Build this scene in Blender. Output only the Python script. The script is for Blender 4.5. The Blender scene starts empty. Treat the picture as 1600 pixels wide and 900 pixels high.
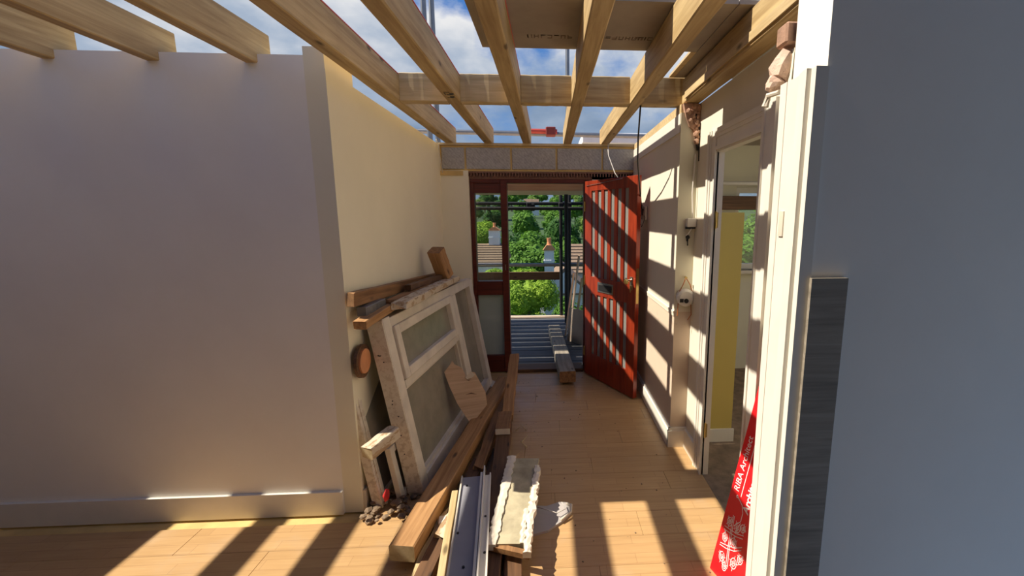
import bpy, bmesh, math, random
from mathutils import Vector, Matrix, Euler, noise
R = math.radians
S = bpy.context.scene
COL = S.collection
random.seed(11)

# ------------------------------------------------------------------ camera
cam = bpy.data.cameras.new('camera'); camo = bpy.data.objects.new('camera', cam); COL.objects.link(camo)
F = 676.0
yaw = math.atan(40/F); pitch = math.atan(110/F)
camo.location = (0, 0, 1.68)
camo.rotation_euler = (R(90)-pitch, 0, -yaw)
cam.sensor_width = 36; cam.lens = F/1600*36
cam.shift_x = -98/1600
cam.clip_end = 2000; cam.clip_start = .02
S.camera = camo

# ------------------------------------------------------------------ world: blue sky with a bank of cumulus
w = bpy.data.worlds.new('World'); S.world = w; w.use_nodes = True
nt = w.node_tree; nt.nodes.clear(); N = nt.nodes.new; L = nt.links.new
out = N('ShaderNodeOutputWorld'); bg = N('ShaderNodeBackground'); L(bg.outputs[0], out.inputs[0])
tc = N('ShaderNodeTexCoord'); sep = N('ShaderNodeSeparateXYZ'); L(tc.outputs['Generated'], sep.inputs[0])
grad = N('ShaderNodeValToRGB'); L(sep.outputs[2], grad.inputs[0])
ce = grad.color_ramp.elements
ce[0].position = 0.0; ce[0].color = (.46, .55, .66, 1)
ce[1].position = 1.0; ce[1].color = (.045, .15, .47, 1)
e = ce.new(.12); e.color = (.19, .36, .66, 1)
e = ce.new(.45); e.color = (.065, .22, .62, 1)
mp = N('ShaderNodeMapping'); L(tc.outputs['Generated'], mp.inputs[0]); mp.inputs['Scale'].default_value = (1, 1, 1.9)
mp.inputs['Location'].default_value = (.35, .1, .0)
nz = N('ShaderNodeTexNoise'); L(mp.outputs[0], nz.inputs[0])
nz.inputs['Scale'].default_value = 2.6; nz.inputs['Detail'].default_value = 9; nz.inputs['Roughness'].default_value = .56
# cloud cover as a function of elevation
cov = N('ShaderNodeValToRGB'); L(sep.outputs[2], cov.inputs[0])
q = cov.color_ramp.elements
q[0].position = 0; q[0].color = (.30,)*3+(1,)
q[1].position = 1; q[1].color = (0.0,)*3+(1,)
for p_, v_ in ((.16, .22), (.30, .26), (.42, .13), (.52, -.0)):
    e = q.new(p_); e.color = (max(v_, 0),)*3+(1,)
add = N('ShaderNodeMath'); add.operation = 'ADD'; L(nz.outputs[0], add.inputs[0]); L(cov.outputs[0], add.inputs[1])
cr = N('ShaderNodeValToRGB'); L(add.outputs[0], cr.inputs[0])
cr.color_ramp.elements[0].position = .60; cr.color_ramp.elements[0].color = (0, 0, 0, 1)
cr.color_ramp.elements[1].position = .70; cr.color_ramp.elements[1].color = (1, 1, 1, 1)
# cloud colour: shaded blue-grey bellies low down, white tops
nz2 = N('ShaderNodeTexNoise'); L(mp.outputs[0], nz2.inputs[0]); nz2.inputs['Scale'].default_value = 6; nz2.inputs['Detail'].default_value = 7
ccol = N('ShaderNodeValToRGB')
m1 = N('ShaderNodeMath'); m1.operation = 'MULTIPLY_ADD'; L(nz2.outputs[0], m1.inputs[0]); m1.inputs[1].default_value = .45; L(sep.outputs[2], m1.inputs[2])
L(m1.outputs[0], ccol.inputs[0])
c2 = ccol.color_ramp.elements
c2[0].position = .38; c2[0].color = (.24, .34, .50, 1)
c2[1].position = .62; c2[1].color = (.93, .93, .94, 1)
e = c2.new(.50); e.color = (.44, .53, .67, 1)
mx = N('ShaderNodeMixRGB'); L(cr.outputs[0], mx.inputs[0]); L(grad.outputs[0], mx.inputs[1]); L(ccol.outputs[0], mx.inputs[2])
L(mx.outputs[0], bg.inputs[0]); bg.inputs[1].default_value = .80

# ------------------------------------------------------------------ sun: straight from the left, tan(elevation) = 1.2
sun = bpy.data.lights.new('sun', 'SUN'); suno = bpy.data.objects.new('sun', sun); COL.objects.link(suno)
sun.energy = 7.0; sun.angle = R(.55); sun.color = (1, .90, .74)
sd = Vector((1, 0.0, -1.2)).normalized()
suno.rotation_euler = sd.to_track_quat('-Z', 'Y').to_euler(); suno.location = (-6, 0, 8)
S.view_settings.view_transform = 'Standard'; S.view_settings.look = 'None'
S.view_settings.exposure = 0.16; S.view_settings.gamma = 1.0; S.view_settings.use_curve_mapping = False

# ------------------------------------------------------------------ materials
def newmat(name):
    m = bpy.data.materials.new(name); m.use_nodes = True
    return m, m.node_tree, m.node_tree.nodes['Principled BSDF']
def ramp(nt, fac, cols):
    r = nt.nodes.new('ShaderNodeValToRGB'); nt.links.new(fac, r.inputs[0])
    el = r.color_ramp.elements
    el[0].position, el[0].color = cols[0][0], tuple(cols[0][1])+(1,)
    el[1].position, el[1].color = cols[-1][0], tuple(cols[-1][1])+(1,)
    for p, c in cols[1:-1]:
        x = el.new(p); x.color = tuple(c)+(1,)
    return r.outputs[0]
def coords(nt, scale, rnd=True):
    tc = nt.nodes.new('ShaderNodeTexCoord'); mp = nt.nodes.new('ShaderNodeMapping')
    mp.inputs['Scale'].default_value = scale
    nt.links.new(tc.outputs['Object'], mp.inputs[0])
    if rnd:
        oi = nt.nodes.new('ShaderNodeObjectInfo'); mu = nt.nodes.new('ShaderNodeMath'); mu.operation = 'MULTIPLY'
        mu.inputs[1].default_value = 37.0; nt.links.new(oi.outputs['Random'], mu.inputs[0])
        cb = nt.nodes.new('ShaderNodeCombineXYZ')
        for i in range(3): nt.links.new(mu.outputs[0], cb.inputs[i])
        nt.links.new(cb.outputs[0], mp.inputs['Location'])
    return mp.outputs[0]
def tex(nt, vec, scale, detail=5, rough=.55, dist=0):
    n = nt.nodes.new('ShaderNodeTexNoise'); nt.links.new(vec, n.inputs[0])
    n.inputs['Scale'].default_value = scale; n.inputs['Detail'].default_value = detail
    n.inputs['Roughness'].default_value = rough; n.inputs['Distortion'].default_value = dist
    return n.outputs[0]
def bump(nt, b, h, strength=.2, dist=.01):
    n = nt.nodes.new('ShaderNodeBump'); n.inputs['Strength'].default_value = strength; n.inputs['Distance'].default_value = dist
    nt.links.new(h, n.inputs['Height']); nt.links.new(n.outputs[0], b.inputs['Normal'])
def mixc(nt, fac, a, b, mode='MIX'):
    n = nt.nodes.new('ShaderNodeMixRGB'); n.blend_type = mode
    for s, v in ((n.inputs[0], fac), (n.inputs[1], a), (n.inputs[2], b)):
        if isinstance(v, (int, float)): s.default_value = v
        elif isinstance(v, tuple): s.default_value = v+(1,)
        else: nt.links.new(v, s)
    return n.outputs[0]
def wood(name, dark, light, rough=.65, knots=True, paint=None, grain=1.0):
    m, nt, b = newmat(name)
    v = coords(nt, (1.2, 22*grain, 22*grain)); g = tex(nt, v, 1.6, 6, .6, .6)
    col = ramp(nt, g, ((.3, dark), (.5, tuple((a+c)/2 for a, c in zip(dark, light))), (.7, light)))
    v2 = coords(nt, (1, 1, 1)); big = tex(nt, v2, 2.3, 3)
    col = mixc(nt, .45, col, ramp(nt, big, ((.3, (.55,.5,.45)), (.7, (1,1,1)))), 'MULTIPLY')
    if knots:
        vo = nt.nodes.new('ShaderNodeTexVoronoi'); v3 = coords(nt, (3.2, 9, 9)); nt.links.new(v3, vo.inputs[0]); vo.inputs['Scale'].default_value = 1.0
        k = ramp(nt, vo.outputs['Distance'], ((.06, (1,1,1)), (.14, (0,0,0))))
        col = mixc(nt, k, col, tuple(x*.35 for x in dark))
    if paint:
        pn = tex(nt, coords(nt, (4, 9, 9)), 3, 6, .65)
        col = mixc(nt, ramp(nt, pn, ((.44, (0,0,0)), (.5, (1,1,1)))), col, paint)
    nt.links.new(col, b.inputs['Base Color']); b.inputs['Roughness'].default_value = rough
    bump(nt, b, g, .25, .004)
    return m
def plain(name, col, rough=.5, var=.08, metal=0, scale=6, bmp=.1, spec=.5):
    m, nt, b = newmat(name)
    n = tex(nt, coords(nt, (1,1,1)), scale, 5)
    c = ramp(nt, n, ((.3, tuple(x*(1-var) for x in col)), (.7, tuple(min(1, x*(1+var)) for x in col))))
    nt.links.new(c, b.inputs['Base Color']); b.inputs['Roughness'].default_value = rough; b.inputs['Metallic'].default_value = metal
    b.inputs['Specular IOR Level'].default_value = spec
    if bmp: bump(nt, b, tex(nt, coords(nt, (1,1,1)), scale*8, 4), bmp, .003)
    return m
def wallpaint(name, col, stain=(.45,.34,.2), amt=.35, lo=.62, hi=.72):
    m, nt, b = newmat(name)
    v = coords(nt, (1,1,1), False)
    n = tex(nt, v, 1.7, 8, .62); c = ramp(nt, n, ((.3, tuple(x*.93 for x in col)), (.7, col)))
    k = tex(nt, v, 5.5, 9, .7)
    c = mixc(nt, ramp(nt, k, ((lo, (0,0,0)), (hi, (amt,)*3))), c, stain)
    nt.links.new(c, b.inputs['Base Color']); b.inputs['Roughness'].default_value = .75
    bump(nt, b, tex(nt, v, 45, 5), .12, .003)
    return m
def glassmat(name, tint, opac, rough=.02, film=(.42,.39,.32), lo=.5, hi=1.5):
    # thin pane: mostly passes light, with a glossy reflection and a film of dirt
    m = bpy.data.materials.new(name); m.use_nodes = True; nt = m.node_tree; nt.nodes.clear()
    o = nt.nodes.new('ShaderNodeOutputMaterial'); t = nt.nodes.new('ShaderNodeBsdfTransparent'); g = nt.nodes.new('ShaderNodeBsdfGlossy')
    d = nt.nodes.new('ShaderNodeBsdfDiffuse'); fr = nt.nodes.new('ShaderNodeFresnel'); fr.inputs[0].default_value = 1.45
    t.inputs[0].default_value = tuple(tint)+(1,); g.inputs['Roughness'].default_value = rough
    d.inputs[0].default_value = tuple(film)+(1,)
    a = nt.nodes.new('ShaderNodeMixShader'); c = nt.nodes.new('ShaderNodeMixShader')
    n = tex(nt, coords(nt, (1,1,1)), 7, 7, .65); r = ramp(nt, n, ((.35, (opac*lo,)*3), (.75, (min(1, opac*hi),)*3)))
    nt.links.new(r, a.inputs[0]); nt.links.new(t.outputs[0], a.inputs[1]); nt.links.new(d.outputs[0], a.inputs[2])
    nt.links.new(fr.outputs[0], c.inputs[0]); nt.links.new(a.outputs[0], c.inputs[1]); nt.links.new(g.outputs[0], c.inputs[2])
    nt.links.new(c.outputs[0], o.inputs[0])
    return m
M = {}
M['pine'] = wood('pine', (.38,.25,.10), (.66,.49,.24))
M['pine_fresh'] = wood('pine_fresh', (.50,.36,.17), (.74,.58,.33))
M['old'] = wood('old_timber', (.16,.075,.028), (.40,.21,.085))
M['orange'] = wood('orange_timber', (.30,.145,.05), (.58,.33,.14))
M['dark'] = wood('dark_timber', (.075,.035,.015), (.20,.10,.045))
M['grey'] = wood('weathered_board', (.20,.175,.14), (.40,.355,.29))
M['board'] = wood('scaffold_board', (.075,.08,.09), (.13,.135,.15), knots=False)
M['upboard'] = wood('upper_board', (.70,.47,.32), (.92,.72,.54))
M['endgrain'] = wood('end_grain', (.42,.32,.17), (.66,.54,.34), knots=False, grain=.5)
M['painted'] = wood('painted_timber', (.33,.20,.10), (.55,.40,.24), paint=(.60,.51,.38))
M['rawedge'] = wood('raw_edge', (.62,.52,.40), (.74,.65,.52), paint=(.73,.65,.53), knots=False)
M['sheet'] = plain('roof_sheet', (.36,.31,.255), .7, .10)
M['sheet_edge'] = plain('sheet_edge', (.80,.74,.62), .6)
M['white'] = plain('white_gloss', (.80,.76,.68), .35, .05, bmp=.05)
M['offwhite'] = plain('aged_white', (.70,.63,.52), .5, .14, bmp=.15)
M['cream'] = wallpaint('cream_wall', (.88,.82,.63), (.48,.36,.2), .22, .64, .75)
M['whitewall'] = wallpaint('white_wall', (.78,.72,.60), (.5,.42,.32), .22)
M['beige'] = wallpaint('beige_wall', (.70,.56,.43), (.35,.27,.2), .5)
M['greenish'] = wallpaint('pale_green_wall', (.74,.71,.56), (.5,.42,.3), .3)
M['extwhite'] = wallpaint('return_wall', (.93,.89,.82), (.8,.74,.64), .10)
M['plaster'] = plain('broken_plaster', (.66,.47,.37), .9, .25, scale=14, bmp=.8)
M['brick'] = plain('old_brick', (.42,.25,.17), .9, .3, scale=12, bmp=.6)
M['mortar'] = plain('tan_mortar', (.66,.46,.18), .9, .15, bmp=.4)
M['yellow'] = wallpaint('yellow_paint', (.60,.47,.13), (.5,.4,.15), .2)
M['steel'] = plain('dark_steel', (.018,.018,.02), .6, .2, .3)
M['lintel'] = plain('primed_steel', (.20,.095,.06), .6, .2)
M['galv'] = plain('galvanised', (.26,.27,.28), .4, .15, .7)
M['redpaint'] = plain('red_coupler', (.50,.06,.04), .5)
M['chrome'] = plain('chrome', (.5,.46,.38), .22, .1, .9, bmp=0)
M['brass'] = plain('brass', (.45,.33,.12), .35, .1, .9, bmp=0)
M['black'] = plain('black_plastic', (.015,.015,.016), .5)
M['pink'] = plain('pink_tape', (.72,.16,.14), .6)
M['signred'] = plain('sign_red', (.80,.012,.018), .30, .03, bmp=0)
M['signwhite'] = plain('sign_white', (.88,.80,.80), .5, .02, bmp=0)
M['plastic'] = plain('white_plastic', (.75,.72,.66), .4, .05, bmp=0)
M['wirered'] = plain('wire_red', (.50,.18,.06), .5)
M['terra'] = plain('terracotta', (.62,.27,.12), .8, .2)
M['render'] = plain('white_render', (.72,.73,.73), .8, .06)
M['tilebrown'] = plain('roof_tile', (.24,.165,.11), .85, .2, scale=9)
M['rubble'] = plain('rubble', (.24,.17,.11), .9, .35, scale=12, bmp=.7)
M['greytile'] = plain('grey_card', (.40,.37,.36), .7, .1)
M['uvgrey'] = plain('grey_fascia', (.30,.30,.34), .45, .1, bmp=.08)
M['khaki'] = plain('old_paper', (.42,.37,.25), .85, .3, scale=9, bmp=.4)
M['redcloth'] = plain('red_cloth', (.55,.02,.02), .8)
M['tan'] = wood('plaster_backed_board', (.50,.33,.20), (.70,.49,.32), knots=False)
M['drywall'] = plain('plasterboard', (.35,.28,.22), .85, .08)
M['glass'] = glassmat('clear_glass', (.92,.95,.93), .05)
M['dirtyglass'] = glassmat('dusty_glass', (.74,.72,.62), .66, .12, (.46,.42,.33), .85, 1.12)
M['frost'] = glassmat('frosted_glass', (.60,.68,.64), .80, .35, (.50,.58,.54), .95, 1.05)
M['slit'] = glassmat('door_slit_glass', (.85,.88,.85), .38, .1, (.66,.66,.62), .9, 1.1)
# mahogany
m, nt, b = newmat('mahogany')
v = coords(nt, (14, 14, 1.4)); g = tex(nt, v, 2, 5)
nt.links.new(ramp(nt, g, ((.3, (.17,.016,.006)), (.7, (.36,.045,.013)))), b.inputs['Base Color']); b.inputs['Roughness'].default_value = .36
M['maho'] = m
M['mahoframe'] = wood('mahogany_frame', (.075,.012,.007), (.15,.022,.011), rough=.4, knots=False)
# laminate floor (three strips per plank, each strip shaded differently)
m, nt, b = newmat('oak_laminate')
tcn = nt.nodes.new('ShaderNodeTexCoord'); geo = nt.nodes.new('ShaderNodeNewGeometry')
bk = nt.nodes.new('ShaderNodeTexBrick'); nt.links.new(geo.outputs['Position'], bk.inputs[0])
bk.inputs['Scale'].default_value = 1; bk.inputs['Brick Width'].default_value = .42; bk.inputs['Row Height'].default_value = .0643
bk.inputs['Mortar Size'].default_value = .0012; bk.offset = .37
bk.inputs['Color1'].default_value = (.54,.345,.165,1); bk.inputs['Color2'].default_value = (.49,.31,.145,1); bk.inputs['Mortar'].default_value = (.38,.22,.10,1)
mpn = nt.nodes.new('ShaderNodeMapping'); mpn.inputs['Scale'].default_value = (2.2, 34, 34); nt.links.new(geo.outputs['Position'], mpn.inputs[0])
g = tex(nt, mpn.outputs[0], 1.4, 6, .6, .4)
c = mixc(nt, .5, bk.outputs[0], ramp(nt, g, ((.3, (.70,.64,.56)), (.7, (1,1,1)))), 'MULTIPLY')
n2 = tex(nt, geo.outputs['Position'], 3.1, 8, .65)
c = mixc(nt, ramp(nt, n2, ((.55, (0,0,0)), (.8, (.35,)*3))), c, (.45,.36,.27))
nt.links.new(c, b.inputs['Base Color']); nt.links.new(ramp(nt, n2, ((.35, (.30,)*3), (.7, (.55,)*3))), b.inputs['Roughness'])
M['floor'] = m
# concrete block
m, nt, b = newmat('concrete_block')
v = coords(nt, (1,1,1)); g = tex(nt, v, 40, 6, .7)
sc = nt.nodes.new('ShaderNodeTexWave'); nt.links.new(coords(nt, (1,1,1)), sc.inputs[0]); sc.inputs['Scale'].default_value = 18; sc.inputs['Distortion'].default_value = 7; sc.bands_direction = 'DIAGONAL'
c = ramp(nt, g, ((.3, (.33,.315,.29)), (.7, (.50,.475,.44))))
c = mixc(nt, .22, c, ramp(nt, sc.outputs[1], ((.1, (.45,)*3), (.4, (1,1,1)))), 'MULTIPLY')
nt.links.new(c, b.inputs['Base Color']); b.inputs['Roughness'].default_value = .95; bump(nt, b, g, .6, .006)
M['block'] = m
# leaves
def leaf(name, a, c_):
    m, nt, b = newmat(name)
    n = tex(nt, coords(nt, (1,1,1)), 1.3, 4); n2 = tex(nt, coords(nt, (1,1,1)), 14, 2)
    c = mixc(nt, .5, ramp(nt, n, ((.35, a), (.65, c_))), ramp(nt, n2, ((.35, a), (.65, c_))))
    nt.links.new(c, b.inputs['Base Color']); b.inputs['Roughness'].default_value = .6
    b.inputs['Specular IOR Level'].default_value = .2
    o = nt.nodes['Material Output']; tr = nt.nodes.new('ShaderNodeBsdfTranslucent'); nt.links.new(c, tr.inputs[0])
    mi = nt.nodes.new('ShaderNodeMixShader'); mi.inputs[0].default_value = .35
    nt.links.new(b.outputs[0], mi.inputs[1]); nt.links.new(tr.outputs[0], mi.inputs[2]); nt.links.new(mi.outputs[0], o.inputs[0])
    return m
M['leafbright'] = leaf('leaf_bright', (.14,.29,.025), (.42,.60,.07))
M['leafmid'] = leaf('leaf_mid', (.05,.15,.018), (.17,.34,.045))
M['leafdark'] = leaf('leaf_dark', (.026,.085,.018), (.075,.19,.035))
M['leafpale'] = leaf('leaf_pale', (.11,.21,.04), (.26,.38,.08))
M['grass'] = plain('meadow', (.03,.07,.018), .9, .4, scale=.1)
M['bark'] = plain('bark', (.10,.075,.05), .9, .3)

# ------------------------------------------------------------------ mesh helpers
class MB:
    def __init__(s): s.bm = bmesh.new()
    def box(s, x0, x1, y0, y1, z0, z1, T=None):
        vs = [s.bm.verts.new(Vector(p) if T is None else T @ Vector(p)) for p in
              ((x0,y0,z0),(x1,y0,z0),(x1,y1,z0),(x0,y1,z0),(x0,y0,z1),(x1,y0,z1),(x1,y1,z1),(x0,y1,z1))]
        for f in ((3,2,1,0),(4,5,6,7),(0,1,5,4),(1,2,6,5),(2,3,7,6),(3,0,4,7)): s.bm.faces.new([vs[i] for i in f])
        return s
    def prism(s, pts, d):                       # closed polygon (3D points) swept by vector d
        d = Vector(d); a = [s.bm.verts.new(Vector(p)) for p in pts]; c = [s.bm.verts.new(Vector(p)+d) for p in pts]
        n = len(pts)
        s.bm.faces.new(a[::-1]); s.bm.faces.new(c)
        for i in range(n): s.bm.faces.new((a[i], a[(i+1)%n], c[(i+1)%n], c[i]))
        return s
    def tube(s, pts, r, n=8, cap=True):
        pts = [Vector(p) for p in pts]; rings = []
        for i, p in enumerate(pts):
            d = (pts[min(i+1, len(pts)-1)]-pts[max(i-1, 0)]).normalized()
            a = d.orthogonal().normalized() if i == 0 else (rings[-1][1]-d*d.dot(rings[-1][1])).normalized()
            bb = d.cross(a); rr = r[i] if isinstance(r, (list, tuple)) else r
            rings.append(([s.bm.verts.new(p+(a*math.cos(2*math.pi*k/n)+bb*math.sin(2*math.pi*k/n))*rr) for k in range(n)], a))
        for i in range(len(rings)-1):
            A, B = rings[i][0], rings[i+1][0]
            for k in range(n): s.bm.faces.new((A[k], A[(k+1)%n], B[(k+1)%n], B[k]))
        if cap: s.bm.faces.new(rings[0][0][::-1]); s.bm.faces.new(rings[-1][0])
        return s
    def bevel(s, w=.002, seg=1):
        bmesh.ops.bevel(s.bm, geom=s.bm.edges[:], offset=w, segments=seg, affect='EDGES', clamp_overlap=True); return s
    def build(s, name, mat, parent=None, loc=None, rot=None, smooth=False):
        bmesh.ops.recalc_face_normals(s.bm, faces=s.bm.faces[:])
        me = bpy.data.meshes.new(name); s.bm.to_mesh(me); s.bm.free(); me.materials.append(mat)
        if smooth:
            for p in me.polygons: p.use_smooth = True
        return link(name, me, parent, loc, rot)
def link(name, me, parent=None, loc=None, rot=None):
    o = bpy.data.objects.new(name, me); COL.objects.link(o)
    if parent is not None: o.parent = parent
    if loc is not None: o.location = loc
    if rot is not None: o.rotation_euler = rot
    return o
def tag(o, label, cat, group=None, kind=None):
    o['label'] = label; o['category'] = cat
    if group: o['group'] = group
    if kind: o['kind'] = kind
    return o
def thing(name, label, cat, loc=(0,0,0), rot=(0,0,0), group=None):
    o = bpy.data.objects.new(name, None); COL.objects.link(o); o.location = loc; o.rotation_euler = rot
    o.empty_display_size = .05
    return tag(o, label, cat, group)
def struct(o): o['kind'] = 'structure'; return o
def bx(*a): return MB().box(*a)
def timber_bm(Lg, wd, h, rag=0, seed=0, segs=10, bow=0):
    """timber lying along +X from the origin, width along Y, height 0..h; ragged ends and slightly wandering edges"""
    rn = random.Random(seed); mb = MB(); bm = mb.bm; rings = []
    for i in range(segs+1):
        t = i/segs; x = t*Lg
        jy = rn.uniform(-1, 1)*.0018*(1+rag*3); jz = bow*math.sin(math.pi*t)
        ww = wd*(1+rn.uniform(-.02, .02)*(1+rag*2))/2
        ring = []
        c = min(wd, h)*.07
        for (y, z) in ((-ww+c,0),(ww-c,0),(ww,c),(ww,h-c),(ww-c,h),(-ww+c,h),(-ww,h-c),(-ww,c)):
            xx = x
            if i in (0, segs) and rag: xx += rn.uniform(-rag, rag)*.05
            ring.append(bm.verts.new((xx, y+jy, z+jz+rn.uniform(-1,1)*.001*(1+rag*2))))
        rings.append(ring)
    for A, B in zip(rings, rings[1:]):
        for k in range(8): bm.faces.new((A[k], A[(k+1)%8], B[(k+1)%8], B[k]))
    bm.faces.new(rings[0][::-1]); bm.faces.new(rings[-1])
    return mb
def orient(p0, p1, roll=0):
    d = (Vector(p1)-Vector(p0)).normalized()
    side = Vector((0,0,1)).cross(d)
    if side.length < 1e-3: side = Vector((0,1,0))
    side.normalize(); up = d.cross(side)
    m = Matrix((d, side, up)).transposed() @ Matrix.Rotation(roll, 3, 'X')
    return m.to_euler()
def timber(name, p0, p1, wd, h, mat, rag=0, seed=0, roll=0, parent=None, bow=0, endmat=None):
    Lg = (Vector(p1)-Vector(p0)).length
    o = timber_bm(Lg, wd, h, rag, seed, bow=bow).build(name, mat, parent, p0, orient(p0, p1, roll))
    if endmat:
        o.data.materials.append(endmat)
        for p in o.data.polygons:
            if len(p.vertices) == 8: p.material_index = 1
    return o

# ================================================================== STRUCTURE
# floor: laminate planks running across the hall, each its own board on a sub-floor
fl = struct(MB().box(-3.95, 1.0, -2.3, 4.56, -.10, -.014).box(-1.0, .9, 4.56, 4.79, -.10, -.012).build('floor', M['mortar']))
PW = .193; row = 0; y = 4.56
pm = {}
while y > -2.2:
    x = -3.95 + (row*0.47 % 1.2) - 1.2
    while x < 1.0:
        a, c = max(x, -3.95), min(x+1.2, 1.0)
        if y < 2.33 or c > -1.08:
            if y >= 2.33 and a < -1.086: a = -1.086
            if c - a > .03:
                ln = round(c-a, 3)
                if ln not in pm:
                    mb = bx(.0006, ln-.0006, -PW+.0006, -.0006, -.014, 0); mb.bevel(.0012)
                    bmesh.ops.recalc_face_normals(mb.bm, faces=mb.bm.faces[:])
                    me = bpy.data.meshes.new('plank'); mb.bm.to_mesh(me); mb.bm.free(); me.materials.append(M['floor']); pm[ln] = me
                link('plank', pm[ln], fl, (a, y, 0))
        x += 1.2
    y -= PW; row += 1
f2 = struct(bx(1.0, 3.3, 1.45, 4.56, -.10, 0).build('floor_side_room', M['rubble']))

# left wall of the hall, its broken return towards the open side
wl = MB().box(-1.186, -1.086, 2.33, 4.80, 0, 2.40)
wl.box(-1.186, -1.088, 2.33, 2.64, 2.40, 2.50)
struct(wl.build('wall_left', M['cream']))
nib = MB(); nib.box(-1.086, -.81, 4.56, 4.80, 0, 2.15); struct(nib.build('wall_back_left', M['cream']))
struct(bx(-3.95, -1.186, 2.33, 2.43, 0, 2.46).build('wall_left_return', M['extwhite']))
struct(bx(-3.95, -1.19, 2.312, 2.33, 0, .14).build('baseboard_left_return', M['white']))
struct(bx(-4.05, -3.95, -2.3, 2.43, 0, 2.2).build('wall_outer_left', M['extwhite']))
struct(bx(-4.05, 3.4, -2.4, 1.15, 2.60, 2.63).build('ceiling_sky_block', M['sheet']))  # unseen sheet added behind the view to cut sky fill and bounce
struct(bx(-4.05, 3.4, -2.4, -2.3, 0, 2.5).build('wall_rear_bounce', M['brick']))  # unseen wall added for its bounce light, brick keeps that bounce low
struct(bx(-1.086, -1.068, 2.34, 4.56, 0, .13).build('baseboard_left', M['offwhite']))
# right wall, far stub (thicker), then the wall with the side doorway
struct(bx(.88, 1.12, 2.95, 4.80, 1.02, 2.36).build('wall_right_upper', M['whitewall']))
struct(bx(.882, 1.12, 2.952, 4.80, 0, 1.02).build('wall_right_lower', M['beige']))
dd = MB().box(.873, .88, 2.95, 4.56, 1.012, 1.028).box(.876, .88, 2.95, 4.56, .99, 1.012)
struct(dd.build('trim_dado', M['whitewall']))
struct(bx(.876, 1.0, 2.944, 2.951, 1.046, 2.36).build('wall_right_pier', M['greenish']))
bb = MB().box(.862, .882, 2.93, 4.52, 0, .13).box(.868, .882, 2.935, 4.52, .13, .15).box(.862, 1.0, 2.928, 2.95, 0, .13).box(.868,1.0,2.934,2.95,.13,.15)
struct(bb.build('baseboard_right', M['white']))
struct(bx(.88, 1.10, 2.96, 4.55, 2.36, 2.42).build('trim_wall_plate', M['pine_fresh']))
struct(MB().box(.874,.88,2.96,4.55,2.24,2.36).build('trim_right_cornice', M['white']))
wr = MB().box(1.0, 1.03, 2.60, 2.95, 0, 2.42).box(1.0, 1.03, 2.0, 2.60, 2.08, 2.42).box(1.0, 1.12, 1.46, 2.0, 0, 2.42)
struct(wr.build('wall_right', M['whitewall']))
# side doorway: lining, moulded casing
dj = thing('door_2', 'open side doorway with white moulded casing in the right hand wall', 'doorway', (1.0, 2.3, 0))
dj['kind'] = 'structure'; del dj['category']
def pc(mb, name, mat, parent):
    o = mb.build(name, mat, parent); o.matrix_parent_inverse = Matrix.Translation(-Vector(parent.location)); return o
def casing(y0, y1, z0, z1, horiz=False, flip=False):
    mb = MB()
    mb.box(.984, 1.0, y0, y1, z0, z1)
    if horiz:
        mb.box(.972, .985, y0, y1, z1-.03, z1); mb.box(.978, .985, y0, y1, z1-.05, z1-.03); mb.box(.976, .985, y0, y1, z0, z0+.02)
    else:
        s = (y1-y0)
        a = (y0, y0+.03, y0+.05, y1-.02, y1) if flip else (y1-.03, y1, y1-.05, y0, y0+.02)
        if flip: mb.box(.972,.985,y0,y0+.03,z0,z1); mb.box(.978,.985,y0+.03,y0+.05,z0,z1); mb.box(.976,.985,y1-.02,y1,z0,z1)
        else: mb.box(.972,.985,y1-.03,y1,z0,z1); mb.box(.978,.985,y1-.05,y1-.03,z0,z1); mb.box(.976,.985,y0,y0+.02,z0,z1)
    return mb
pc(casing(2.575, 2.70, 0, 2.19), 'casing_far', M['white'], dj)
pc(casing(1.895, 2.02, 0, 2.19, flip=True), 'casing_near', M['white'], dj)
pc(casing(2.02, 2.575, 2.07, 2.19, True), 'casing_head', M['white'], dj)
pc(MB().box(.99, 1.035, 2.575, 2.60, 0, 2.08), 'lining_far', M['white'], dj)
pc(MB().box(.99, 1.13, 2.00, 2.025, 0, 2.08).box(1.03,1.06,2.025,2.04,0,2.07), 'lining_near', M['white'], dj)
pc(MB().box(.99, 1.035, 2.0, 2.60, 2.06, 2.08), 'lining_head', M['white'], dj)
pc(MB().box(1.0,1.012,2.566,2.575,.27,.36).tube([(1.0,2.57,.265),(1.0,2.57,.365)],.006), 'hinge', M['brass'], dj)
pc(MB().box(1.0,1.012,2.566,2.575,1.62,1.71).tube([(1.0,2.57,1.615),(1.0,2.57,1.715)],.006), 'hinge', M['brass'], dj)
struct(bx(.98, 1.0, 2.70, 2.93, 0, .14).build('baseboard_pier', M['white']))
struct(bx(.985, 1.0, 1.46, 1.895, 0, .14).build('baseboard_near', M['white']))
# broken masonry exposed over the pier
pl = MB(); rr = random.Random(3)
pl.prism([(.885,2.925,2.415),(.999,2.925,2.415),(.999,2.925,2.13),(.982,2.925,2.16),(.955,2.925,2.25),(.93,2.925,2.27),(.905,2.925,2.33)], (0,.10,0))
for i in range(34):
    z_ = rr.uniform(2.17,2.40); xl = .90+(2.40-z_)*.34; rk = bmesh.ops.create_icosphere(pl.bm, subdivisions=1, radius=rr.uniform(.008,.02))
    c_ = Vector((rr.uniform(xl,.99),2.925,z_))
    for v_ in rk['verts']: v_.co += c_
struct(pl.build('trim_broken_plaster', M['brick']))
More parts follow.
